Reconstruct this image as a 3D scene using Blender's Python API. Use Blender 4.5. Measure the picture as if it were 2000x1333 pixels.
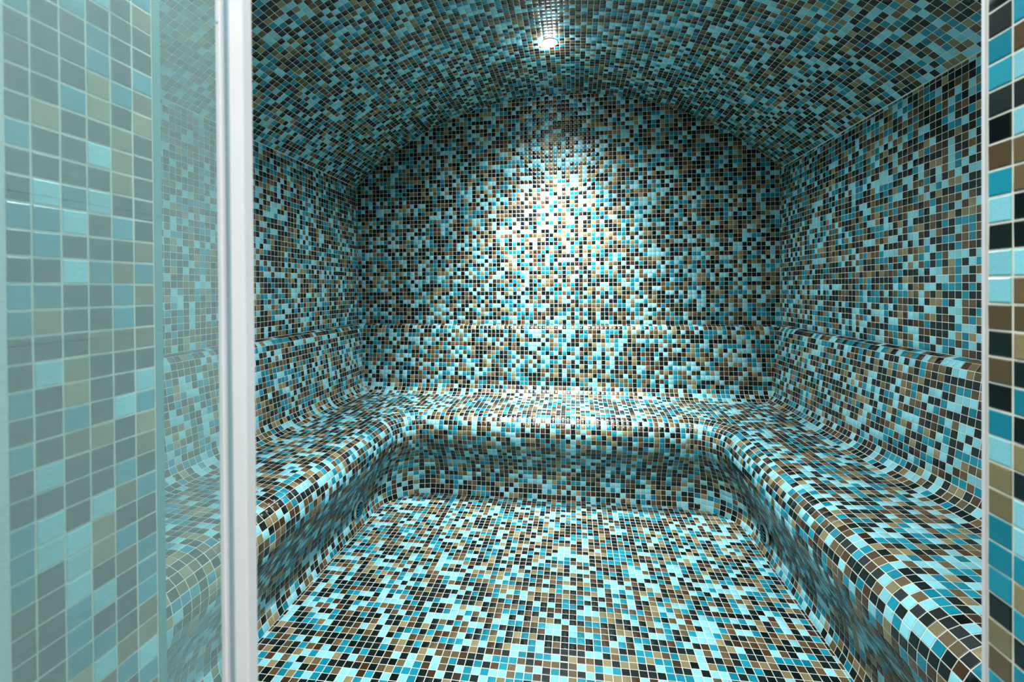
import bpy, math, random
import numpy as np
from mathutils import Matrix, Vector

for _o in list(bpy.data.objects):
    bpy.data.objects.remove(_o)
scene = bpy.context.scene
COL = scene.collection
rng = np.random.default_rng(11)

# ------------------------------------------------------------------ camera
CAM_H = 1.07
YAW, PITCH, ROLL = math.radians(7.839), math.radians(0.350), math.radians(-0.388)
FPX, CY = 889.0, 569.87
FWD = np.array([-math.sin(YAW) * math.cos(PITCH), math.cos(YAW) * math.cos(PITCH), -math.sin(PITCH)])
_rt = np.array([math.cos(YAW), math.sin(YAW), 0.0])
_up = np.cross(_rt, FWD)
RGT = _rt * math.cos(ROLL) + _up * math.sin(ROLL)
UPV = -_rt * math.sin(ROLL) + _up * math.cos(ROLL)
CAM = np.array([0.0, 0.0, CAM_H])
cam_data = bpy.data.cameras.new('camera')
cam_data.sensor_width = 36.0
cam_data.lens = 36.0 * FPX / 2000.0
cam_data.shift_y = -(666.5 - CY) / 2000.0
cam_data.clip_start = 0.02
cam_data.dof.use_dof = True
cam_data.dof.focus_distance = 2.0
cam_data.dof.aperture_fstop = 7.0
cam = bpy.data.objects.new('camera', cam_data)
COL.objects.link(cam)
cam.matrix_world = Matrix(((RGT[0], UPV[0], -FWD[0], 0.0), (RGT[1], UPV[1], -FWD[1], 0.0),
                           (RGT[2], UPV[2], -FWD[2], CAM_H), (0, 0, 0, 1)))
scene.camera = cam

# ------------------------------------------------------------------ world, view
world = bpy.data.worlds.new('world')
scene.world = world
world.use_nodes = True
world.node_tree.nodes['Background'].inputs[0].default_value = (0.6, 0.8, 0.85, 1)
world.node_tree.nodes['Background'].inputs[1].default_value = 0.02
vs = scene.view_settings
vs.view_transform = 'Standard'
vs.look = 'None'
vs.gamma = 1.0
vs.use_curve_mapping = False
vs.exposure = 0.0
scene.cycles.use_denoising = True
scene.cycles.max_bounces = 5
scene.cycles.diffuse_bounces = 3
scene.cycles.glossy_bounces = 2
scene.cycles.transparent_max_bounces = 8
scene.cycles.caustics_reflective = False
scene.cycles.caustics_refractive = False
scene.cycles.use_adaptive_sampling = True
scene.cycles.adaptive_threshold = 0.06
scene.cycles.adaptive_min_samples = 16
scene.cycles.sample_clamp_indirect = 6.0

LAMP_POWER = 80.0         # steam-room ceiling lamp by the back wall
LAMP2_POWER = 54.0         # its twin by the door
LAMP_CORE = 3.5                            # beam core against spill; the core leans to the back wall
CORE_LEAN = 20.0
LAMP_SIDE = 0.012
CORRIDOR_POWER = 24.0      # corridor ceiling lamp

# ------------------------------------------------------------------ measures
XL, XR, D = -1.3497, 1.1312, 2.69       # side walls, back wall
YF = 0.489                              # inner face of the door wall
YO = 0.325                              # outer face of the door wall
DX0, DX1 = -0.497, 0.385                # door opening
DOOR_TOP = 2.02
VCX, VCZ, VR = -0.1005, -0.6532 + CAM_H, 1.7975   # vault circle
DC = 0.155                              # where the seat leaves the cove
P = (XR - XL - 2 * DC) / 89             # tile pitch
DS = DC + 10 * P                        # where the seat turns into the nose
DN, RN = 0.48, 0.14                     # nose line, its plan radius
Z_LEDGE = 0.860
GAP = 0.0021
SPRING_L = VCZ + math.sqrt(VR ** 2 - (XL - VCX) ** 2)
SPRING_R = VCZ + math.sqrt(VR ** 2 - (XR - VCX) ** 2)


# ------------------------------------------------------------------ materials
def new_mat(name):
    m = bpy.data.materials.new(name)
    m.use_nodes = True
    nt = m.node_tree
    return m, nt, nt.nodes['Principled BSDF']


def tile_mat(name, col, rough, var, spec=0.5):
    m, nt, b = new_mat(name)
    geo = nt.nodes.new('ShaderNodeNewGeometry')
    oi = nt.nodes.new('ShaderNodeObjectInfo')
    add = nt.nodes.new('ShaderNodeMath'); add.operation = 'ADD'
    fr = nt.nodes.new('ShaderNodeMath'); fr.operation = 'FRACT'
    nt.links.new(geo.outputs['Random Per Island'], add.inputs[0])
    nt.links.new(oi.outputs['Random'], add.inputs[1])
    nt.links.new(add.outputs[0], fr.inputs[0])
    ramp = nt.nodes.new('ShaderNodeValToRGB')
    c = np.array(col)
    ramp.color_ramp.elements[0].color = (*np.clip(c * (1 - var), 0, 1), 1)
    ramp.color_ramp.elements[1].color = (*np.clip(c * (1 + var), 0, 1), 1)
    nt.links.new(fr.outputs[0], ramp.inputs[0])
    # fine drawn streaks of the glass
    tc = nt.nodes.new('ShaderNodeTexCoord')
    mp = nt.nodes.new('ShaderNodeMapping')
    mp.inputs['Scale'].default_value = (900, 900, 220)
    no = nt.nodes.new('ShaderNodeTexNoise')
    no.inputs['Scale'].default_value = 1.0
    no.inputs['Detail'].default_value = 2.0
    nt.links.new(tc.outputs['Object'], mp.inputs[0])
    nt.links.new(mp.outputs[0], no.inputs['Vector'])
    mul = nt.nodes.new('ShaderNodeMapRange')
    mul.inputs['From Min'].default_value = 0.25
    mul.inputs['From Max'].default_value = 0.75
    mul.inputs['To Min'].default_value = 0.86
    mul.inputs['To Max'].default_value = 1.14
    nt.links.new(no.outputs[0], mul.inputs[0])
    vm = nt.nodes.new('ShaderNodeVectorMath'); vm.operation = 'SCALE'
    nt.links.new(ramp.outputs[0], vm.inputs[0])
    nt.links.new(mul.outputs[0], vm.inputs['Scale'])
    nt.links.new(vm.outputs[0], b.inputs['Base Color'])
    rr = nt.nodes.new('ShaderNodeMapRange')
    rr.inputs['To Min'].default_value = rough * 0.75
    rr.inputs['To Max'].default_value = rough * 1.3
    nt.links.new(fr.outputs[0], rr.inputs[0])
    nt.links.new(rr.outputs[0], b.inputs['Roughness'])
    b.inputs['Specular IOR Level'].default_value = spec
    b.inputs['Coat Weight'].default_value = 0.2
    b.inputs['Coat Roughness'].default_value = 0.09
    bp = nt.nodes.new('ShaderNodeBump')
    bp.inputs['Strength'].default_value = 0.12
    bp.inputs['Distance'].default_value = 0.0006
    nt.links.new(no.outputs[0], bp.inputs['Height'])
    nt.links.new(bp.outputs[0], b.inputs['Normal'])
    return m


def plain(name, col, rough=0.5, metal=0.0, noise=0.0, nscale=40.0, spec=0.5):
    m, nt, b = new_mat(name)
    b.inputs['Roughness'].default_value = rough
    b.inputs['Metallic'].default_value = metal
    b.inputs['Specular IOR Level'].default_value = spec
    tc = nt.nodes.new('ShaderNodeTexCoord')
    no = nt.nodes.new('ShaderNodeTexNoise')
    no.inputs['Scale'].default_value = nscale
    no.inputs['Detail'].default_value = 4.0
    nt.links.new(tc.outputs['Object'], no.inputs['Vector'])
    ramp = nt.nodes.new('ShaderNodeValToRGB')
    c = np.array(col)
    ramp.color_ramp.elements[0].position = 0.3
    ramp.color_ramp.elements[1].position = 0.7
    ramp.color_ramp.elements[0].color = (*np.clip(c * (1 - noise), 0, 1), 1)
    ramp.color_ramp.elements[1].color = (*np.clip(c * (1 + noise), 0, 1), 1)
    nt.links.new(no.outputs[0], ramp.inputs[0])
    nt.links.new(ramp.outputs[0], b.inputs['Base Color'])
    return m


TILE = [
    tile_mat('black_glass_tile', (0.003, 0.009, 0.009), 0.30, 0.5, 0.3),
    tile_mat('taupe_glass_tile', (0.115, 0.080, 0.036), 0.34, 0.3, 0.35),
    tile_mat('khaki_glass_tile', (0.24, 0.20, 0.10), 0.34, 0.25, 0.35),
    tile_mat('blue_glass_tile', (0.003, 0.225, 0.315), 0.32, 0.25, 0.35),
    tile_mat('aqua_glass_tile', (0.24, 0.62, 0.71), 0.32, 0.14, 0.35),
    tile_mat('brown_glass_tile', (0.055, 0.027, 0.009), 0.34, 0.35, 0.35),
]
K_, B_, H_, T_, P_ = range(5)
CODE = {'K': K_, 'B': B_, 'H': H_, 'T': T_, 'P': P_}
WEIGHT = [0.315, 0.125, 0.09, 0.185, 0.20, 0.085]
GROUT = plain('cement_grout', (0.70, 0.71, 0.62), 0.8, 0, 0.06, 60)
WHITE = plain('white_powder_coat', (0.58, 0.60, 0.63), 0.35, 0, 0.02, 8)
SEAL = plain('white_rubber_seal', (0.66, 0.66, 0.68), 0.5, 0, 0.02, 12)
GROOVE = plain('blue_grey_gasket', (0.34, 0.47, 0.54), 0.5, 0, 0.05, 12)
STEEL = plain('brushed_steel', (0.55, 0.56, 0.57), 0.3, 1.0, 0.1, 50)
PLASTER = plain('corridor_plaster', (0.78, 0.80, 0.80), 0.8, 0, 0.03, 6)
STONE = plain('corridor_stone_plank', (0.50, 0.52, 0.50), 0.45, 0, 0.18, 9)
CFLOOR = plain('corridor_floor_stone', (0.46, 0.45, 0.42), 0.4, 0, 0.1, 7)
DARK = plain('outlet_dark_enamel', (0.02, 0.11, 0.14), 0.15, 0, 0.3, 40)
RIMM = plain('outlet_pale_rim', (0.50, 0.55, 0.52), 0.3, 0, 0.05, 40)


def glass_mat():
    m = bpy.data.materials.new('misted_glass')
    m.use_nodes = True
    nt = m.node_tree
    nt.nodes.clear()
    out = nt.nodes.new('ShaderNodeOutputMaterial')
    tr = nt.nodes.new('ShaderNodeBsdfTransparent')
    tr.inputs[0].default_value = (0.86, 0.97, 0.97, 1)
    gl = nt.nodes.new('ShaderNodeBsdfGlossy')
    gl.inputs['Roughness'].default_value = 0.03
    gl.inputs['Color'].default_value = (0.9, 1, 1, 1)
    df = nt.nodes.new('ShaderNodeBsdfDiffuse')
    df.inputs['Color'].default_value = (0.44, 0.64, 0.64, 1)
    tl = nt.nodes.new('ShaderNodeBsdfTranslucent')
    tl.inputs['Color'].default_value = (0.44, 0.64, 0.64, 1)
    mist = nt.nodes.new('ShaderNodeMixShader'); mist.inputs[0].default_value = 0.35
    nt.links.new(df.outputs[0], mist.inputs[1]); nt.links.new(tl.outputs[0], mist.inputs[2])
    tc = nt.nodes.new('ShaderNodeTexCoord')
    mp = nt.nodes.new('ShaderNodeMapping'); mp.inputs['Scale'].default_value = (30, 30, 260)
    no = nt.nodes.new('ShaderNodeTexNoise'); no.inputs['Scale'].default_value = 4; no.inputs['Detail'].default_value = 5
    nt.links.new(tc.outputs['Object'], mp.inputs[0]); nt.links.new(mp.outputs[0], no.inputs['Vector'])
    mr = nt.nodes.new('ShaderNodeMapRange')
    mr.inputs['From Min'].default_value = 0.3; mr.inputs['From Max'].default_value = 0.7
    mr.inputs['To Min'].default_value = 0.17; mr.inputs['To Max'].default_value = 0.26
    nt.links.new(no.outputs[0], mr.inputs[0])
    m1 = nt.nodes.new('ShaderNodeMixShader')
    nt.links.new(mr.outputs[0], m1.inputs[0])
    nt.links.new(tr.outputs[0], m1.inputs[1]); nt.links.new(mist.outputs[0], m1.inputs[2])
    lw = nt.nodes.new('ShaderNodeLayerWeight'); lw.inputs['Blend'].default_value = 0.5
    pw = nt.nodes.new('ShaderNodeMath'); pw.operation = 'POWER'; pw.inputs[1].default_value = 5.0
    nt.links.new(lw.outputs['Facing'], pw.inputs[0])
    fr = nt.nodes.new('ShaderNodeMath'); fr.operation = 'MULTIPLY_ADD'
    fr.inputs[1].default_value = 0.95; fr.inputs[2].default_value = 0.045
    nt.links.new(pw.outputs[0], fr.inputs[0])
    m2 = nt.nodes.new('ShaderNodeMixShader')
    nt.links.new(fr.outputs[0], m2.inputs[0])
    nt.links.new(m1.outputs[0], m2.inputs[1]); nt.links.new(gl.outputs[0], m2.inputs[2])
    nt.links.new(m2.outputs[0], out.inputs[0])
    return m


GLASS = glass_mat()


def emit_mat(name, col, strength):
    m = bpy.data.materials.new(name)
    m.use_nodes = True
    nt = m.node_tree
    nt.nodes.clear()
    out = nt.nodes.new('ShaderNodeOutputMaterial')
    e = nt.nodes.new('ShaderNodeEmission')
    e.inputs[0].default_value = (*col, 1)
    e.inputs[1].default_value = strength
    nt.links.new(e.outputs[0], out.inputs[0])
    return m


# ------------------------------------------------------------------ object helpers
def link(name, mesh, parent=None, mats=()):
    for m in mats:
        mesh.materials.append(m)
    o = bpy.data.objects.new(name, mesh)
    COL.objects.link(o)
    if parent is not None:
        o.parent = parent
    return o


def tag(o, label, cat, kind=None, group=None):
    o['label'] = label
    o['category'] = cat
    if kind:
        o['kind'] = kind
    if group:
        o['group'] = group
    return o


def empty(name, loc=(0, 0, 0)):
    o = bpy.data.objects.new(name, None)
    o.empty_display_size = 0.1
    COL.objects.link(o)
    o.location = loc
    return o


def mesh_from(name, verts, faces, smooth=False):
    me = bpy.data.meshes.new(name)
    me.from_pydata([tuple(map(float, v)) for v in verts], [], [tuple(map(int, f)) for f in faces])
    me.update()
    if smooth:
        me.polygons.foreach_set('use_smooth', [True] * len(me.polygons))
    return me


class Geo:
    def __init__(self):
        self.v = []
        self.f = []

    def box(self, lo, hi):
        n = len(self.v)
        (a, b, c), (d, e, f) = lo, hi
        self.v += [(a, b, c), (d, b, c), (d, e, c), (a, e, c), (a, b, f), (d, b, f), (d, e, f), (a, e, f)]
        self.f += [tuple(n + i for i in q) for q in
                   ((0, 3, 2, 1), (4, 5, 6, 7), (0, 1, 5, 4), (1, 2, 6, 5), (2, 3, 7, 6), (3, 0, 4, 7))]
        return self

    def prism(self, poly, lo, hi, axis):
        """poly: CCW list of 2-D points, extruded along axis (0, 1 or 2) from lo to hi"""
        n = len(self.v)
        k = len(poly)
        for h in (lo, hi):
            for a, b in poly:
                p = [0, 0, 0]
                o = [i for i in range(3) if i != axis]
                p[axis] = h; p[o[0]] = a; p[o[1]] = b
                self.v.append(tuple(p))
        fs = [tuple(range(k - 1, -1, -1)), tuple(range(k, 2 * k))]
        fs += [(i, (i + 1) % k, k + (i + 1) % k, k + i) for i in range(k)]
        if axis == 1:
            fs = [tuple(reversed(f)) for f in fs]
        self.f += [tuple(n + i for i in f) for f in fs]
        return self

    def lathe(self, prof, seg=32, cap=True):
        """profile (radius, z) turned about z"""
        n = len(self.v)
        for r, z in prof:
            for i in range(seg):
                a = 2 * math.pi * i / seg
                self.v.append((r * math.cos(a), r * math.sin(a), z))
        for j in range(len(prof) - 1):
            for i in range(seg):
                i2 = (i + 1) % seg
                self.f.append((n + j * seg + i, n + j * seg + i2, n + (j + 1) * seg + i2, n + (j + 1) * seg + i))
        if cap:
            self.f.append(tuple(n + i for i in reversed(range(seg))))
            self.f.append(tuple(n + (len(prof) - 1) * seg + i for i in range(seg)))
        return self

    def build(self, name, mat, parent=None, smooth=False):
        return link(name, mesh_from(name, self.v, self.f, smooth), parent, [mat])


# ------------------------------------------------------------------ tile machinery
def project(pt):
    d = np.asarray(pt) - CAM
    w = d @ FWD
    w = np.where(w < 1e-3, 1e-3, w)
    return 1000 + FPX * (d @ RGT) / w, CY - FPX * (d @ UPV) / w, d @ FWD


def inset(poly, e):
    """shrink a convex CCW polygon by e on every edge"""
    out = [np.array(p, float) for p in poly]
    k = len(poly)
    for i in range(k):
        a = np.array(poly[i], float); b = np.array(poly[(i + 1) % k], float)
        t = b - a
        L = math.hypot(*t)
        if L < 1e-7:
            continue
        nrm = np.array([-t[1], t[0]]) / L
        out = clip_half(out, a + nrm * e, nrm)
        if len(out) < 3:
            return []
    return out


def clip_half(poly, a, nrm):
    out = []
    k = len(poly)
    if k == 0:
        return out
    dist = [float((np.asarray(p) - a) @ nrm) for p in poly]
    for i in range(k):
        j = (i + 1) % k
        if dist[i] >= 0:
            out.append(np.asarray(poly[i], float))
        if (dist[i] > 0 > dist[j]) or (dist[i] < 0 < dist[j]):
            s = dist[i] / (dist[i] - dist[j])
            out.append(np.asarray(poly[i], float) + s * (np.asarray(poly[j], float) - np.asarray(poly[i], float)))
    res = []
    for p in out:
        if not res or np.abs(p - res[-1]).max() > 1e-6:
            res.append(p)
    if len(res) > 1 and np.abs(res[0] - res[-1]).max() < 1e-6:
        res.pop()
    return res


def area2(poly):
    p = np.array(poly)
    x, y = p[:, 0], p[:, 1]
    return 0.5 * float(np.sum(x * np.roll(y, -1) - np.roll(x, -1) * y))


RING = ((0.0, -0.0012), (0.0, 0.0004), (0.0010, 0.0010))     # (inset, height)


def vec(S):
    """make a surface function return an (..., 3) array"""
    return lambda u, v, h: np.stack(np.broadcast_arrays(*S(np.asarray(u, float), np.asarray(v, float), np.asarray(h, float))), -1)


def ring_faces(k, off=0):
    f = []
    for j in range(2):
        for i in range(k):
            i2 = (i + 1) % k
            f.append((off + j * k + i, off + j * k + i2, off + (j + 1) * k + i2, off + (j + 1) * k + i))
    f.append(tuple(off + 2 * k + i for i in range(k)))
    return f


class Tiles:
    """collects the tiles of one surface; a tile is three rings of k corners (3*k vertices) and a colour"""

    def __init__(self):
        self.items = []

    def rects(self, S, cells, colours, scale=(1.0, 1.0), flip=False):
        """whole rectangular cells, all at once; cells (n, 4) of u0, u1, v0, v1"""
        c = np.asarray(cells, float)
        n = len(c)
        if n == 0:
            return
        ta, tb = rng.normal(0, 0.009, (2, n, 1))
        dh = rng.uniform(-0.0002, 0.0002, (n, 1))
        du, dv = rng.uniform(-0.0002, 0.0002, (2, n, 1))
        rings = []
        for e, h in RING:
            eu, ev = (GAP / 2 + e) / scale[0], (GAP / 2 + e) / scale[1]
            U = np.stack([c[:, 0] + eu, c[:, 1] - eu, c[:, 1] - eu, c[:, 0] + eu], 1)
            V = np.stack([c[:, 2] + ev, c[:, 2] + ev, c[:, 3] - ev, c[:, 3] - ev], 1)
            uc = (c[:, :1] + c[:, 1:2]) / 2
            vc = (c[:, 2:3] + c[:, 3:4]) / 2
            Hh = np.full((n, 4), h) if h < 0 else h + dh + ta * (U - uc) * scale[0] + tb * (V - vc) * scale[1]
            r = S(U + du / scale[0], V + dv / scale[1], Hh)
            rings.append(r[:, ::-1] if flip else r)
        V3 = np.concatenate(rings, axis=1)
        for i in range(n):
            self.items.append((V3[i], 4, int(colours[i])))

    def cell(self, S, poly, colour, scale=(1.0, 1.0), flip=False):
        """a cut tile: poly in (u, v); scale turns u, v into metres"""
        sc = np.array(scale)
        pm = [np.array(p) * sc for p in poly]
        if area2(pm) < 0:
            pm = pm[::-1]
        base = inset(pm, GAP / 2)
        if len(base) < 3 or area2(base) < 3.0e-5:
            return
        top = inset(base, RING[2][0])
        if len(top) != len(base):
            c = np.mean(base, axis=0)
            top = [c + (p - c) * 0.88 for p in base]
        rings = []
        for ring, (e, h) in zip((base, base, top), RING):
            q = np.array(ring) / sc
            r = S(q[:, 0], q[:, 1], np.full(len(q), h))
            rings.append(r[::-1] if flip else r)
        self.items.append((np.concatenate(rings), len(base), colour))

    def finish(self, parent, single=300, keep=None, window=((312, 414), (503, 1914))):
        """the tiles that show largest become objects of their own, the rest one joined part"""
        n = len(self.items)
        size = np.zeros(n)
        ks = np.array([it[1] for it in self.items])
        for k in np.unique(ks):
            idx = np.nonzero(ks == k)[0]
            t = np.stack([self.items[i][0][2 * k:] for i in idx])
            x, y, w = project(t)
            cx, cy = x.mean(1), y.mean(1)
            a = np.abs(0.5 * np.sum(x * np.roll(y, -1, 1) - np.roll(x, -1, 1) * y, axis=1))
            nv = np.cross(t[:, 1] - t[:, 0], t[:, 2] - t[:, 1])
            ok = (w.min(1) > 0.05) & (cy > 5) & (cy < 1328) & (np.sum(nv * (CAM - t.mean(1)), axis=1) > 0)
            ok &= np.any([(cx > p) & (cx < q) for p, q in window], axis=0)
            size[idx] = np.where(ok, a, 0)
        order = np.argsort(-size)
        chosen = set(int(i) for i in order[:single] if size[i] > 0)
        if keep is not None:
            chosen = set(i for i in keep if size[i] > 0)
        shared = {}
        for i in sorted(chosen, key=lambda j: -size[j]):
            v, k, c = self.items[i]
            t = v[2 * k:]
            ctr = v.mean(axis=0)
            nv = np.cross(t[1] - t[0], t[2] - t[1]); nv = nv / np.linalg.norm(nv)
            e = v[k + 1] - v[k]
            L1 = np.linalg.norm(e)
            e2 = v[k + 3] - v[k] if k == 4 else e
            L2 = np.linalg.norm(e2)
            if k == 4 and abs(L1 - L2) < 4e-4 and abs(e @ e2) < 4e-3 * L1 * L2 and abs(L1 - (P - GAP)) < 6e-4:
                e = e / L1
                e = e - nv * (e @ nv); e /= np.linalg.norm(e)
                g = np.cross(nv, e)
                if c not in shared:
                    me = mesh_from('tile', (v - ctr) @ np.stack([e, g, nv], axis=1), ring_faces(k))
                    me.materials.append(TILE[c])
                    shared[c] = me
                o = bpy.data.objects.new('tile', shared[c])
                o.matrix_world = Matrix(((e[0], g[0], nv[0], ctr[0]), (e[1], g[1], nv[1], ctr[1]),
                                         (e[2], g[2], nv[2], ctr[2]), (0, 0, 0, 1)))
            else:
                me = mesh_from('tile', v - ctr, ring_faces(k))
                me.materials.append(TILE[c])
                o = bpy.data.objects.new('tile', me)
                o.location = ctr
            COL.objects.link(o)
            o.parent = parent
        V, loops, sizes, mats = [], [], [], []
        off = 0
        for k in np.unique(ks):
            idx = [i for i in np.nonzero(ks == k)[0] if i not in chosen]
            if not idx:
                continue
            V.append(np.stack([self.items[i][0] for i in idx]).reshape(-1, 3))
            base = off + 3 * k * np.arange(len(idx))
            fl = np.concatenate([np.array(f) for f in ring_faces(k)])
            loops.append((base[:, None] + fl[None]).ravel())
            sizes.append(np.tile([len(f) for f in ring_faces(k)], len(idx)))
            mats.append(np.repeat([self.items[i][2] for i in idx], 2 * k + 1))
            off += 3 * k * len(idx)
        if not V:
            return
        V = np.concatenate(V).astype(np.float32); loops = np.concatenate(loops).astype(np.int32)
        sizes = np.concatenate(sizes); mats = np.concatenate(mats).astype(np.int32)
        starts = np.concatenate([[0], np.cumsum(sizes)[:-1]]).astype(np.int32)
        me = bpy.data.meshes.new('mosaic_tiles')
        me.vertices.add(len(V)); me.vertices.foreach_set('co', V.ravel())
        me.loops.add(len(loops)); me.loops.foreach_set('vertex_index', loops)
        me.polygons.add(len(starts)); me.polygons.foreach_set('loop_start', starts)
        me.polygons.foreach_set('material_index', mats)
        for m in TILE:
            me.materials.append(m)
        me.update(calc_edges=True)
        o = bpy.data.objects.new('mosaic_tiles', me)
        COL.objects.link(o)
        o.parent = parent
        o['kind'] = 'stuff'


def pick():
    return int(rng.choice(6, p=WEIGHT))


def grid(tiles, S, ulines, vlines, clip=None, flip=False, scale=(1.0, 1.0)):
    S = vec(S)
    whole, cut = [], []
    for i in range(len(ulines) - 1):
        for j in range(len(vlines) - 1):
            u0, u1, v0, v1 = ulines[i], ulines[i + 1], vlines[j], vlines[j + 1]
            if (u1 - u0) * scale[0] < 0.005 or (v1 - v0) * scale[1] < 0.005:
                continue
            if clip is None:
                whole.append((u0, u1, v0, v1))
                continue
            poly = [(u0, v0), (u1, v0), (u1, v1), (u0, v1)]
            res = clip(poly)
            if res is poly:
                whole.append((u0, u1, v0, v1))
            elif res is not None and len(res) >= 3:
                cut.append(res)
    tiles.rects(S, whole, rng.choice(6, size=len(whole), p=WEIGHT), scale, flip)
    for poly in cut:
        tiles.cell(S, poly, pick(), scale, flip)


def lines(a, b, ref):
    """grid lines of pitch P through ref that cut [a, b], ends included"""
    k0 = math.ceil((a - ref) / P + 1e-6)
    k1 = math.floor((b - ref) / P - 1e-6)
    return [a] + [ref + k * P for k in range(k0, k1 + 1)] + [b]


YL = lines(YF, D, D - DC)
XLN = lines(XL, XR, XL + DC)
YB = YF + 0.004                         # the bench stops just short of the door wall
YLB = [YB] + YL[1:]


def spline(pts, n):
    p = np.array(pts, float)
    p = np.vstack([2 * p[0] - p[1], p, 2 * p[-1] - p[-2]])
    out = []
    for i in range(1, len(p) - 2):
        for t in np.linspace(0, 1, n, endpoint=False):
            a, b, c, d = p[i - 1:i + 3]
            out.append(0.5 * (2 * b + (c - a) * t + (2 * a - 5 * b + 4 * c - d) * t * t + (3 * b - a - 3 * c + d) * t ** 3))
    out.append(p[-2])
    return np.array(out)


class Profile:
    """(distance from wall, height) curve by arc length"""

    def __init__(self, pts):
        self.p = np.array(pts)
        seg = np.hypot(*(self.p[1:] - self.p[:-1]).T)
        self.s = np.concatenate([[0], np.cumsum(seg)])
        self.L = float(self.s[-1])

    def at(self, s):
        return np.interp(s, self.s, self.p[:, 0]), np.interp(s, self.s, self.p[:, 1])

    def frame(self, s):
        d, z = self.at(s)
        a = self.at(np.maximum(0, s - 0.004)); b = self.at(np.minimum(self.L, s + 0.004))
        td, tz = b[0] - a[0], b[1] - a[1]
        L = np.hypot(td, tz)
        return d, z, -tz / L, td / L


def seat_z(d):
    return 0.4555 - 0.05 * (np.clip(d, DC, DS) - DC)


# ------------------------------------------------------------------ floor
DF = 0.388
RF = RN + DN - DF
fx0, fx1, fy1 = XL + DF, XR - DF, D - DF
floor = Geo().box((XL - 0.1, YF - 0.4, -0.1), (XR + 0.1, D + 0.1, 0.0)).build('floor', GROUT)
tag(floor, 'mosaic floor of aqua, blue, brown and black glass tiles between the benches', 'floor', 'structure')
fl_half = [((fx0, 0), (1, 0)), ((fx1, 0), (-1, 0)), ((0, fy1), (0, -1)), ((0, YF), (0, 1))]
for s_, cx in ((-1, fx0 + RF), (1, fx1 - RF)):
    for k in range(1, 8):
        a = math.radians(90 * k / 8)
        n = (s_ * math.cos(a), math.sin(a))
        fl_half.append(((cx + n[0] * RF, fy1 - RF + n[1] * RF), (-n[0], -n[1])))
fl_half = [(np.array(a), np.array(n)) for a, n in fl_half]


def clip_convex(half):
    def f(poly):
        for a, n in half:
            dd = [(p[0] - a[0]) * n[0] + (p[1] - a[1]) * n[1] for p in poly]
            if min(dd) >= -1e-7:
                continue
            if max(dd) <= 1e-7:
                return None
            poly = clip_half(poly, a, n)
            if len(poly) < 3:
                return None
        return poly
    return f


T = Tiles()
grid(T, lambda u, v, h: (u, v, h), lines(fx0, fx1, XL + DC), lines(YF, fy1, fy1), clip_convex(fl_half))
T.finish(floor)

# ------------------------------------------------------------------ ceiling (barrel vault)
A0 = math.asin((XL - VCX) / VR)
A1 = math.asin((XR - VCX) / VR)
NV = 48
g = Geo()
for yy in (YF, D):
    for k in range(NV + 1):
        a = A0 + (A1 - A0) * k / NV
        g.v.append((VCX + VR * math.sin(a), yy, VCZ + VR * math.cos(a)))
    for k in range(NV + 1):
        a = A0 + (A1 - A0) * k / NV
        g.v.append((VCX + (VR + 0.1) * math.sin(a), yy, VCZ + (VR + 0.1) * math.cos(a)))
M = NV + 1
for k in range(NV):
    g.f.append((k, k + 1, 2 * M + k + 1, 2 * M + k))
    g.f.append((M + k + 1, M + k, 3 * M + k, 3 * M + k + 1))
    g.f.append((k + 1, k, M + k, M + k + 1))
    g.f.append((2 * M + k, 2 * M + k + 1, 3 * M + k + 1, 3 * M + k))
g.f.append((0, 2 * M, 3 * M, M))
g.f.append((NV, M + NV, 3 * M + NV, 2 * M + NV))
ceiling = g.build('ceiling', GROUT)
tag(ceiling, 'barrel vaulted ceiling covered in dark blue and brown mosaic', 'ceiling', 'structure')


def S_vault(u, v, h):
    a = u / VR
    return (VCX + (VR - h) * np.sin(a), v, VCZ + (VR - h) * np.cos(a))


T = Tiles()
grid(T, S_vault, lines(A0 * VR, A1 * VR, P / 2), YL, flip=True)
T.finish(ceiling)

# ------------------------------------------------------------------ walls
wall_left = Geo().box((XL - 0.1, YF - 0.164, 0), (XL, D + 0.1, SPRING_L)).build('wall_left', GROUT)
tag(wall_left, 'left mosaic wall above the bench, partly behind the glass door', 'wall', 'structure')
T = Tiles()
ZLN = lines(Z_LEDGE, SPRING_L, Z_LEDGE)
grid(T, lambda u, v, h: (XL + h, u, v), YL, ZLN)
T.finish(wall_left)

wall_right = Geo().box((XR, YF - 0.164, 0), (XR + 0.1, D + 0.1, SPRING_R)).build('wall_right', GROUT)
tag(wall_right, 'right mosaic wall above the bench running towards the door jamb', 'wall', 'structure')
T = Tiles()
ZRN = lines(Z_LEDGE, SPRING_R, Z_LEDGE)
grid(T, lambda u, v, h: (XR - h, u, v), YL, ZRN, flip=True)
T.finish(wall_right)

arch = [(XR, 0.0)] + [(VCX + VR * math.sin(A1 + (A0 - A1) * k / NV), VCZ + VR * math.cos(A1 + (A0 - A1) * k / NV))
                      for k in range(NV + 1)] + [(XL, 0.0)]
wall_back = Geo().prism([(x, z) for x, z in arch], D, D + 0.1, 1).build('wall_back', GROUT)
tag(wall_back, 'arched back mosaic wall lit from above by the ceiling lamp', 'wall', 'structure')
ah = []
for k in range(NV):
    a = A0 + (A1 - A0) * (k + 0.5) / NV
    n = (math.sin(a), math.cos(a))
    ah.append((np.array((VCX + VR * n[0], VCZ + VR * n[1])), np.array((-n[0], -n[1]))))
T = Tiles()
aclip = clip_convex(ah)
arch_top = VCZ + VR


def back_clip(poly):
    m = max(math.hypot(p[0] - VCX, p[1] - VCZ) for p in poly)
    return poly if m < VR - 0.002 else aclip(poly)


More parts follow.
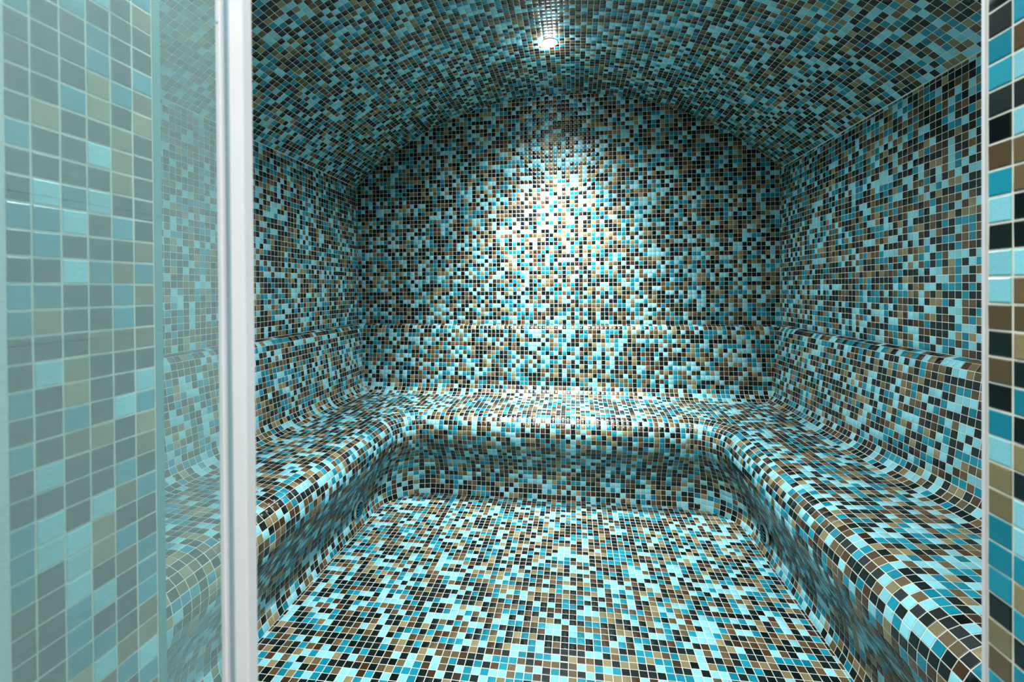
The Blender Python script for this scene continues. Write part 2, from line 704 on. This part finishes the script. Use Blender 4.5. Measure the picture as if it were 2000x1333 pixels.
grid(T, lambda u, v, h: (u, D - h, v), XLN, lines(Z_LEDGE, arch_top + 0.01, Z_LEDGE), back_clip, flip=False)
T.finish(wall_back)

# ------------------------------------------------------------------ bench
back_prof = Profile(np.vstack([
    spline([(0.0035, Z_LEDGE - 0.001), (0.018, 0.857), (0.034, 0.846), (0.043, 0.826), (0.049, 0.780), (0.064, 0.66), (0.079, 0.55)], 8),
    [(DC - 0.076 * math.cos(a), 0.5315 - 0.076 * math.sin(a)) for a in np.linspace(0.1, math.pi / 2, 12)]]))
front_prof = Profile(spline([(DS, seat_z(DS)), (0.422, 0.438), (0.446, 0.425), (0.465, 0.405), (0.476, 0.380), (0.480, 0.352),
                             (0.478, 0.320), (0.468, 0.289), (0.448, 0.255), (0.424, 0.222), (0.403, 0.186), (0.387, 0.148),
                             (0.376, 0.108), (0.372, 0.068), (0.376, 0.032), (DF, 0.0)], 8))
bench = empty('bench', ((XL + XR) / 2, D - 0.24, 0))
tag(bench, 'U-shaped built-in bench with rounded edges covered in blue, brown and black mosaic', 'bench')
BOFF = np.array(bench.location)


def side_S(side, prof):
    def S(u, s, h):
        d, z, nd, nz = prof.frame(s)
        d = d + nd * h
        z = z + nz * h
        if side == 'left':
            return (XL + d, u, z)
        if side == 'right':
            return (XR - d, u, z)
        return (u, D - d, z)
    return S


CLX, CRX, CCY = XL + DN + RN, XR - DN - RN, D - DN - RN


def arc_S(side, prof):
    def S(u, s, h):
        d, z, nd, nz = prof.frame(s)
        d = d + nd * h
        z = z + nz * h
        r = RN + DN - d
        if side == 'left':
            return (CLX - r * np.cos(u), CCY + r * np.sin(u), z)
        return (CRX + r * np.cos(u), CCY + r * np.sin(u), z)
    return S


def sheet(S, us, ss, g, flip):
    n = len(g.v)
    for u in us:
        for s in ss:
            g.v.append(S(u, s, 0.0))
    m = len(ss)
    for i in range(len(us) - 1):
        for j in range(m - 1):
            q = (n + i * m + j, n + (i + 1) * m + j, n + (i + 1) * m + j + 1, n + i * m + j + 1)
            g.f.append(q[::-1] if flip else q)


BT = Tiles()
# --- backrest
nb = round(back_prof.L / P)
bs = [back_prof.L * k / nb for k in range(nb + 1)]
gb = Geo()
fine = bs
for side in ('left', 'back', 'right'):
    n0 = len(gb.v)
    for s in fine:
        d, z = back_prof.at(s)
        if side == 'left':
            a, b = (XL + d, YB, z), (XL + d, D - d, z)
        elif side == 'right':
            a, b = (XR - d, D - d, z), (XR - d, YB, z)
        else:
            a, b = (XL + d, D - d, z), (XR - d, D - d, z)
        gb.v += [a, b]
    for j in range(len(fine) - 1):
        q = n0 + 2 * j
        gb.f.append((q, q + 2, q + 3, q + 1))
backrest = gb.build('backrest', GROUT, bench)


def mitre(side):
    def f(poly):
        (u0, s0), (u1, _), (_, s1), _q = poly
        d0, d1 = back_prof.at(s0)[0], back_prof.at(s1)[0]
        out = poly
        cuts = []
        if side in ('left', 'right'):
            cuts.append(((D - d0, s0), (D - d1, s1), -1))
        else:
            cuts.append(((XL + d0, s0), (XL + d1, s1), 1))
            cuts.append(((XR - d0, s0), (XR - d1, s1), -1))
        for a, b, sg in cuts:
            a = np.array(a); b = np.array(b)
            t = b - a
            n = np.array([t[1], -t[0]]) / np.hypot(*t) * sg
            dd = [(p[0] - a[0]) * n[0] + (p[1] - a[1]) * n[1] for p in out]
            if min(dd) >= -1e-7:
                continue
            out = clip_half(out, a, n)
            if len(out) < 3:
                return None
        return out
    return f


grid(BT, side_S('left', back_prof), YLB, bs, mitre('left'), flip=True)
grid(BT, side_S('back', back_prof), XLN, bs, mitre('back'), flip=True)
grid(BT, side_S('right', back_prof), YLB, bs, mitre('right'), flip=False)

# --- seat
def seat_d(x, y):
    c = np.where(x < (CLX + CRX) / 2, CLX, CRX)
    radial = RN + DN - np.hypot(x - c, y - CCY)
    side = np.where(x < CLX, x - XL, np.where(x > CRX, XR - x, D - y))
    corner = (y > CCY) & ((x < CLX) | (x > CRX))
    return np.where(corner, radial, side)


gs = Geo()
ring_us = [('l', YB)] + [('la', a) for a in np.linspace(0, math.pi / 2, 17)] + \
          [('ra', a) for a in np.linspace(math.pi / 2, 0, 17)] + [('r', YB)]
rR = RN + DN - DS
for kind_, t in ring_us:
    if kind_ == 'l':
        a, b = (XL + DC, t), (XL + DS, t)
    elif kind_ == 'r':
        a, b = (XR - DC, t), (XR - DS, t)
    else:
        sg, cx = (-1, CLX) if kind_ == 'la' else (1, CRX)
        n = (sg * math.cos(t), math.sin(t))
        b = (cx + rR * n[0], CCY + rR * n[1])
        lim_x = (XL + DC) if sg < 0 else (XR - DC)
        k1 = (lim_x - cx) / n[0] if abs(n[0]) > 1e-6 else 1e9
        k2 = (D - DC - CCY) / n[1] if abs(n[1]) > 1e-6 else 1e9
        k = min(k1, k2)
        a = (cx + k * n[0], CCY + k * n[1])
    for j in range(7):
        f = j / 6
        x, y = a[0] + (b[0] - a[0]) * f, a[1] + (b[1] - a[1]) * f
        gs.v.append((x, y, seat_z(seat_d(x, y))))
for i in range(len(ring_us) - 1):
    for j in range(6):
        q = i * 7 + j
        gs.f.append((q, q + 1, q + 8, q + 7))
seat = gs.build('seat', GROUT, bench, True)


def seat_clip(poly):
    cx = sum(p[0] for p in poly) / 4
    cy = sum(p[1] for p in poly) / 4
    if CLX < cx < CRX:
        return poly if cy > D - DS else None
    c = CLX if cx <= CLX else CRX
    if cy <= CCY:
        ok = (cx < XL + DS) if c == CLX else (cx > XR - DS)
        return poly if ok else None
    rr = [math.hypot(p[0] - c, p[1] - CCY) for p in poly]
    if min(rr) >= rR:
        return poly
    if max(rr) <= rR:
        return None
    n = np.array([cx - c, cy - CCY]); n /= np.hypot(*n)
    return clip_half([np.array(p) for p in poly], np.array([c, CCY]) + n * rR, n)


def S_seat(u, v, h):
    return (u, v, seat_z(seat_d(u, v)) + h)


xs = [XL + DC + k * P for k in range(90)]
ys = [y for y in YLB if y <= D - DC + 1e-6]
grid(BT, S_seat, xs, ys, seat_clip)

# --- rounded nose and front
nf = round(front_prof.L / P)
fs = [front_prof.L * k / nf for k in range(nf + 1)]
gf = Geo()
fine = fs
ystr = [y for y in YLB if y < CCY - 0.006] + [CCY]
xstr = [CLX] + [x for x in XLN if CLX + 0.006 < x < CRX - 0.006] + [CRX]
na = 13
angs = [math.pi / 2 * k / na for k in range(na + 1)]
sheet(side_S('left', front_prof), [YB, CCY], fine, gf, True)
sheet(arc_S('left', front_prof), angs, fine, gf, True)
sheet(side_S('back', front_prof), [CLX, CRX], fine, gf, True)
sheet(arc_S('right', front_prof), angs[::-1], fine, gf, True)
sheet(side_S('right', front_prof), [CCY, YB], fine, gf, True)
front = gf.build('front', GROUT, bench)
grid(BT, side_S('left', front_prof), ystr, fs, flip=True)
grid(BT, arc_S('left', front_prof), angs, fs, flip=True, scale=(0.195, 1.0))
grid(BT, side_S('back', front_prof), xstr, fs, flip=True)
grid(BT, arc_S('right', front_prof), angs, fs, flip=False, scale=(0.195, 1.0))
grid(BT, side_S('right', front_prof), ystr, fs, flip=False)
BT.finish(bench)
for ch in bench.children:
    ch.matrix_parent_inverse = Matrix.Translation(-Vector(BOFF))

# ------------------------------------------------------------------ door wall with tiled reveals
gw = Geo()
WTOP = 2.42
gw.box((-1.45, YO, 0), (DX0, YF, WTOP)).box((DX1, YO, 0), (1.25, YF, WTOP)).box((DX0, YO, DOOR_TOP), (DX1, YF, WTOP))
wall_front = gw.build('wall_front', GROUT)
tag(wall_front, 'thick door wall whose left and right reveals carry large near mosaic tiles', 'wall', 'structure')
PR = 0.0246
Z0 = CAM_H + 0.0080          # a joint line just above eye height
LEFT = ['TKKKKTKKTKK' 'T' 'TKKTKTKKTTTKKKT',
        'KKKKKHKKPTTK' 'T' 'HKPKKKPKPPKKKKK',
        'TKKKTKKKTPKP' 'K' 'KKHHTBKKKPPPTTTH',
        'PKTTHHKPKPKKT' 'K' 'KBKKKHKKPHHKPKTPB',
        'KKKKTKHHHKTKB' 'T' 'TBKKPKKTBKTBKKKBTK',
        'TBKKTBHKKKKKBT' 'B' 'KBKPTHBKTKKTTTBHPTB']
LIDX = [11, 12, 12, 13, 13, 14]
RIGHT = ['KKTTKKBTPKP' 'P' 'BKBKTPHHTTTKHBT',
         'TBPKPBBKKP' 'B' 'BHKTKHKPPTHTKT']
RIDX = [11, 10]


def coded(strings, idx):
    def f(i, j):
        # j counts rows downwards from the eye-height row
        if i < len(strings):
            k = idx[i] + j
            if 0 <= k < len(strings[i]):
                return CODE[strings[i][k]]
        return pick()
    return f


rows = list(range(-38, 44))
# left reveal faces +x ; columns from the outer edge inwards
yl = [0.3365, 0.3566] + [0.3566 + PR * k for k in range(1, 6)]
T = Tiles()
cf = coded(LEFT, LIDX)
keep = []
for i in range(6):
    for r_ in rows:
        z1 = Z0 - r_ * PR
        if z1 - PR < 0 or z1 > DOOR_TOP:
            continue
        n0 = len(T.items)
        T.rects(vec(lambda u, v, h: (DX0 + h, u, v)), [(yl[i], yl[i + 1], z1 - PR, z1)], [cf(i, r_)])
        if len(T.items) > n0 and -16 < r_ < 22:
            keep.append(n0)
T2 = Tiles()
cf = coded(RIGHT, RIDX)
yr = [0.4848 - PR * k for k in range(7)]
keep2 = []
for i in range(6):
    for r_ in rows:
        z1 = Z0 - r_ * PR
        if z1 - PR < 0 or z1 > DOOR_TOP:
            continue
        n0 = len(T2.items)
        T2.rects(vec(lambda u, v, h: (DX1 - h, u, v)), [(yr[i + 1], yr[i], z1 - PR, z1)], [cf(i, r_)], flip=True)
        if len(T2.items) > n0 and i < 2 and -16 < r_ < 20:
            keep2.append(n0)
nl = len(T.items)
T.items += T2.items
keep += [nl + k for k in keep2]
# inner face of the door wall, towards the benches
def S_front(u, v, h):
    return (u, YF + h, v)


def front_clip(poly):
    cx = sum(p[0] for p in poly) / 4; cz = sum(p[1] for p in poly) / 4
    if DX0 - 0.012 < cx < DX1 + 0.012 and cz < DOOR_TOP + 0.012:
        return None
    m = max(math.hypot(p[0] - VCX, p[1] - VCZ) for p in poly)
    return poly if m < VR - 0.002 else aclip(poly)


grid(T, S_front, XLN, lines(Z_LEDGE, arch_top + 0.01, Z_LEDGE), front_clip, flip=True)
T.finish(wall_front, keep=keep, window=((-60, 330), (1900, 2060)))
# edge strip closing the left reveal on the room side
trim = Geo().box((DX0 - 0.004, 0.4805, 0), (DX0 + 0.0012, YF + 0.001, DOOR_TOP)).build('trim_1', plain('teal_edge_strip', (0.06, 0.24, 0.25), 0.3, 0, 0.1, 20))
tag(trim, 'narrow teal edge strip along the inner corner of the left door reveal', 'trim', 'structure')
trim2 = Geo().box((DX1 - 0.0014, 0.4862, 0), (DX1 + 0.004, YF + 0.001, DOOR_TOP)).build('trim_2', SEAL)
tag(trim2, 'slim white corner edge along the tiled right door reveal', 'trim', 'structure')
trim3 = Geo().box((DX0 - 0.004, YO - 0.003, 0), (DX0 + 0.0016, 0.3355, DOOR_TOP)).build('trim_3', SEAL)
tag(trim3, 'pale edge strip at the outer corner of the left reveal, behind the glass', 'trim', 'structure')

# ------------------------------------------------------------------ glass door leaf at the left
YG = 0.300
door = empty('door_1', (-0.35, YG, 0.0))
tag(door, 'misted glass door panel with a white profile edge covering the left reveal', 'door', 'structure')


def door_part(name, geo, mat, smooth=False):
    g2 = Geo(); g2.v = [(x + 0.35, y - YG, z) for x, y, z in geo.v]; g2.f = geo.f
    return g2.build(name, mat, door, smooth)


GX1 = -0.2537
door_part('glass_pane', Geo().box((-0.520, YG - 0.003, 0.01), (GX1 + 0.004, YG + 0.003, 2.03)), GLASS)


def profile_loop(x0, x1, y0, y1, r, n=5):
    pts = []
    for cx, cy, a0 in ((x1 - r, y0 + r, -90), (x1 - r, y1 - r, 0), (x0 + r, y1 - r, 90), (x0 + r, y0 + r, 180)):
        for k in range(n + 1):
            a = math.radians(a0 + 90 * k / n)
            pts.append((cx + r * math.cos(a), cy + r * math.sin(a)))
    return pts


door_part('stile', Geo().prism(profile_loop(GX1, GX1 + 0.0053, YG - 0.006, YG + 0.005, 0.0018), 0.0, 2.04, 2), WHITE)
door_part('bead', Geo().prism(profile_loop(GX1 + 0.0036, GX1 + 0.0054, YG - 0.0070, YG - 0.004, 0.0008), 0.0, 2.04, 2), SEAL)
door_part('gasket', Geo().box((GX1 + 0.0050, YG - 0.003, 0.0), (GX1 + 0.0106, YG + 0.003, 2.04)), GROOVE)
door_part('seal', Geo().prism(profile_loop(GX1 + 0.0102, -0.2322, YG - 0.0055, YG + 0.005, 0.0016, 7), 0.0, 2.04, 2), SEAL)
rv = Geo().lathe([(0.0013, 0.0), (0.0012, 0.0006), (0.0006, 0.0009)], 14)
rivet = rv.build('rivet', GROOVE, door, True)
rivet.matrix_local = Matrix.Translation((GX1 + 0.0024 + 0.35, -0.0058, 1.262)) @ Matrix.Rotation(math.radians(90), 4, 'X')


# ------------------------------------------------------------------ ceiling lamps
LENS = emit_mat('lamp_lens_light', (1.0, 0.98, 0.95), 60.0)


def ceiling_lamp(x, y, label, power, core, lean):
    zc = VCZ + math.sqrt(VR ** 2 - (x - VCX) ** 2)
    root = empty('ceiling_lamp', (x, y, zc))
    tag(root, label, 'lamp')
    ring = Geo().lathe([(0.030, 0.004), (0.038, 0.004), (0.038, -0.002), (0.036, -0.004), (0.032, -0.004), (0.030, 0.004)], 40, False)
    ring.build('trim_ring', WHITE, root, True)
    dome = Geo().lathe([(0.0315, -0.001)] + [(0.0315 * math.cos(a), -0.001 - 0.016 * math.sin(a)) for a in np.linspace(0.1, 1.5, 9)], 32, True)
    dome.build('lens', LENS, root, True)
    # wide spill and brighter core of the reflector's beam, faint glow of the dome
    for kind, share, cone in (('SPOT', 1.0, 146), ('SPOT', core, 72), ('POINT', LAMP_SIDE, 0)):
        li = bpy.data.lights.new('lamp_light', kind)
        li.energy = power * share
        li.shadow_soft_size = 0.022
        li.color = (0.97, 1.0, 0.99)
        if kind == 'SPOT':
            li.spot_size = math.radians(cone)
            li.spot_blend = 1.0
        lo = bpy.data.objects.new('lamp_light', li)
        COL.objects.link(lo)
        lo.parent = root
        lo.location = (0, 0, -0.045)
        if cone == 72:
            lo.rotation_euler = (math.radians(lean), 0, 0)
    return root


ceiling_lamp(-0.108, 2.125, 'small bright round lamp set into the vault near the back wall', LAMP_POWER, LAMP_CORE, CORE_LEAN)
ceiling_lamp(-0.108, 1.054, 'small bright round lamp set into the vault near the door wall', LAMP2_POWER, 3.0, 14.0)

# ------------------------------------------------------------------ steam outlets under the bench
def steam_outlet(side, y, z, label):
    s = 0.0
    for k in range(400):
        s = front_prof.L * k / 399
        if k > 200 and front_prof.at(s)[1] <= z:
            break
    d, zz, nd, nz = front_prof.frame(s)
    d, zz = d + 0.0065 * nd, zz + 0.0065 * nz
    x = XL + d if side == 'left' else XR - d
    root = empty('steam_outlet', (x, y, zz))
    tag(root, label, 'vent', group='steam outlets low on the bench front')
    sg = 1 if side == 'left' else -1
    root.rotation_euler = (0, sg * math.radians(90) - sg * math.atan2(nz, nd), 0)
    Geo().lathe([(0.040, 0.0), (0.040, 0.003), (0.037, 0.0085), (0.033, 0.0085), (0.0315, 0.003), (0.0315, 0.0)], 32, False).build('rim', RIMM, root, True)
    Geo().lathe([(0.032, 0.0), (0.032, 0.0012)], 32, True).build('back_plate', DARK, root)
    for k in range(5):
        c = 0.0118 * (k - 2)
        w = math.sqrt(0.0305 ** 2 - c * c)
        f = Geo()
        f.v = [(c - 0.004, -w, 0.001), (c - 0.0018, -w, 0.001), (c + 0.0046, -w, 0.015), (c + 0.0024, -w, 0.015),
               (c - 0.004, w, 0.001), (c - 0.0018, w, 0.001), (c + 0.0046, w, 0.015), (c + 0.0024, w, 0.015)]
        f.f = [(0, 3, 2, 1), (4, 5, 6, 7), (0, 1, 5, 4), (1, 2, 6, 5), (2, 3, 7, 6), (3, 0, 4, 7)]
        f.build('louvre', DARK, root)
    return root


steam_outlet('left', 1.925, 0.085, 'dark round steam outlet low on the left bench front, near the back corner')
steam_outlet('right', 1.945, 0.080, 'dark round steam outlet low on the right bench front, near the back corner')

# ------------------------------------------------------------------ corridor in front of the door (behind the camera)
CX0, CX1, CY0, CH = -0.72, 1.15, -2.3, 2.42
wl = Geo().box((CX0 - 0.1, CY0, 0), (CX0, YO, CH)).build('wall_corridor_left', PLASTER)
tag(wl, 'corridor wall of long grey stone planks mirrored in the glass door', 'wall', 'structure')
plank = {}
for r_ in range(12):
    y = CY0 + (0.0 if r_ % 2 else -0.45)
    while y < YO:
        a, b = max(y + 0.001, CY0), min(y + 0.899, YO - 0.002)
        if b - a > 0.05:
            key = round(b - a, 4)
            if key not in plank:
                m = mesh_from('plank', *(lambda g: (g.v, g.f))(Geo().box((0, 0, 0), (0.008, b - a, 0.198))))
                m.materials.append(STONE)
                plank[key] = m
            o = bpy.data.objects.new('plank', plank[key])
            COL.objects.link(o)
            o.parent = wl
            o.location = (CX0, a, 0.001 + 0.2 * r_)
        y += 0.9
tag(Geo().box((CX1, CY0, 0), (CX1 + 0.1, YO, CH)).build('wall_corridor_right', PLASTER), 'plain pale corridor wall at the right, behind the camera', 'wall', 'structure')
tag(Geo().box((CX0 - 0.1, CY0 - 0.1, 0), (CX1 + 0.1, CY0, CH)).build('wall_corridor_end', PLASTER), 'plain pale corridor end wall behind the camera', 'wall', 'structure')
tag(Geo().box((CX0 - 0.1, CY0 - 0.1, -0.1), (CX1 + 0.1, YF - 0.4, 0)).build('floor_corridor', CFLOOR), 'grey stone corridor floor outside the steam room door', 'floor', 'structure')
tag(Geo().box((CX0 - 0.1, CY0 - 0.1, CH), (CX1 + 0.1, YO, CH + 0.1)).build('ceiling_corridor', PLASTER), 'plain white corridor ceiling outside the steam room door', 'ceiling', 'structure')


def corridor_lamp(x, y, label):
    lr = empty('corridor_lamp', (x, y, CH))
    tag(lr, label, 'lamp')
    Geo().lathe([(0.12, 0.0), (0.12, -0.03), (0.11, -0.035), (0.105, -0.03)], 40, False).build('trim_ring', WHITE, lr)
    Geo().lathe([(0.106, -0.026), (0.106, -0.030)], 40, True).build('diffuser', CORR_EMIT, lr)
    li = bpy.data.lights.new('corridor_light', 'AREA')
    li.shape = 'DISK'
    li.size = 0.2
    li.energy = CORRIDOR_POWER
    li.color = (0.97, 1.0, 1.0)
    lo = bpy.data.objects.new('corridor_light', li)
    COL.objects.link(lo)
    lo.parent = lr
    lo.location = (0, 0, -0.04)


CORR_EMIT = emit_mat('corridor_lamp_light', (0.97, 1, 1), 8.0)
corridor_lamp(-0.50, -0.20, 'flat round corridor ceiling lamp nearer the stone plank wall')
corridor_lamp(0.75, -0.20, 'flat round corridor ceiling lamp nearer the plain wall')
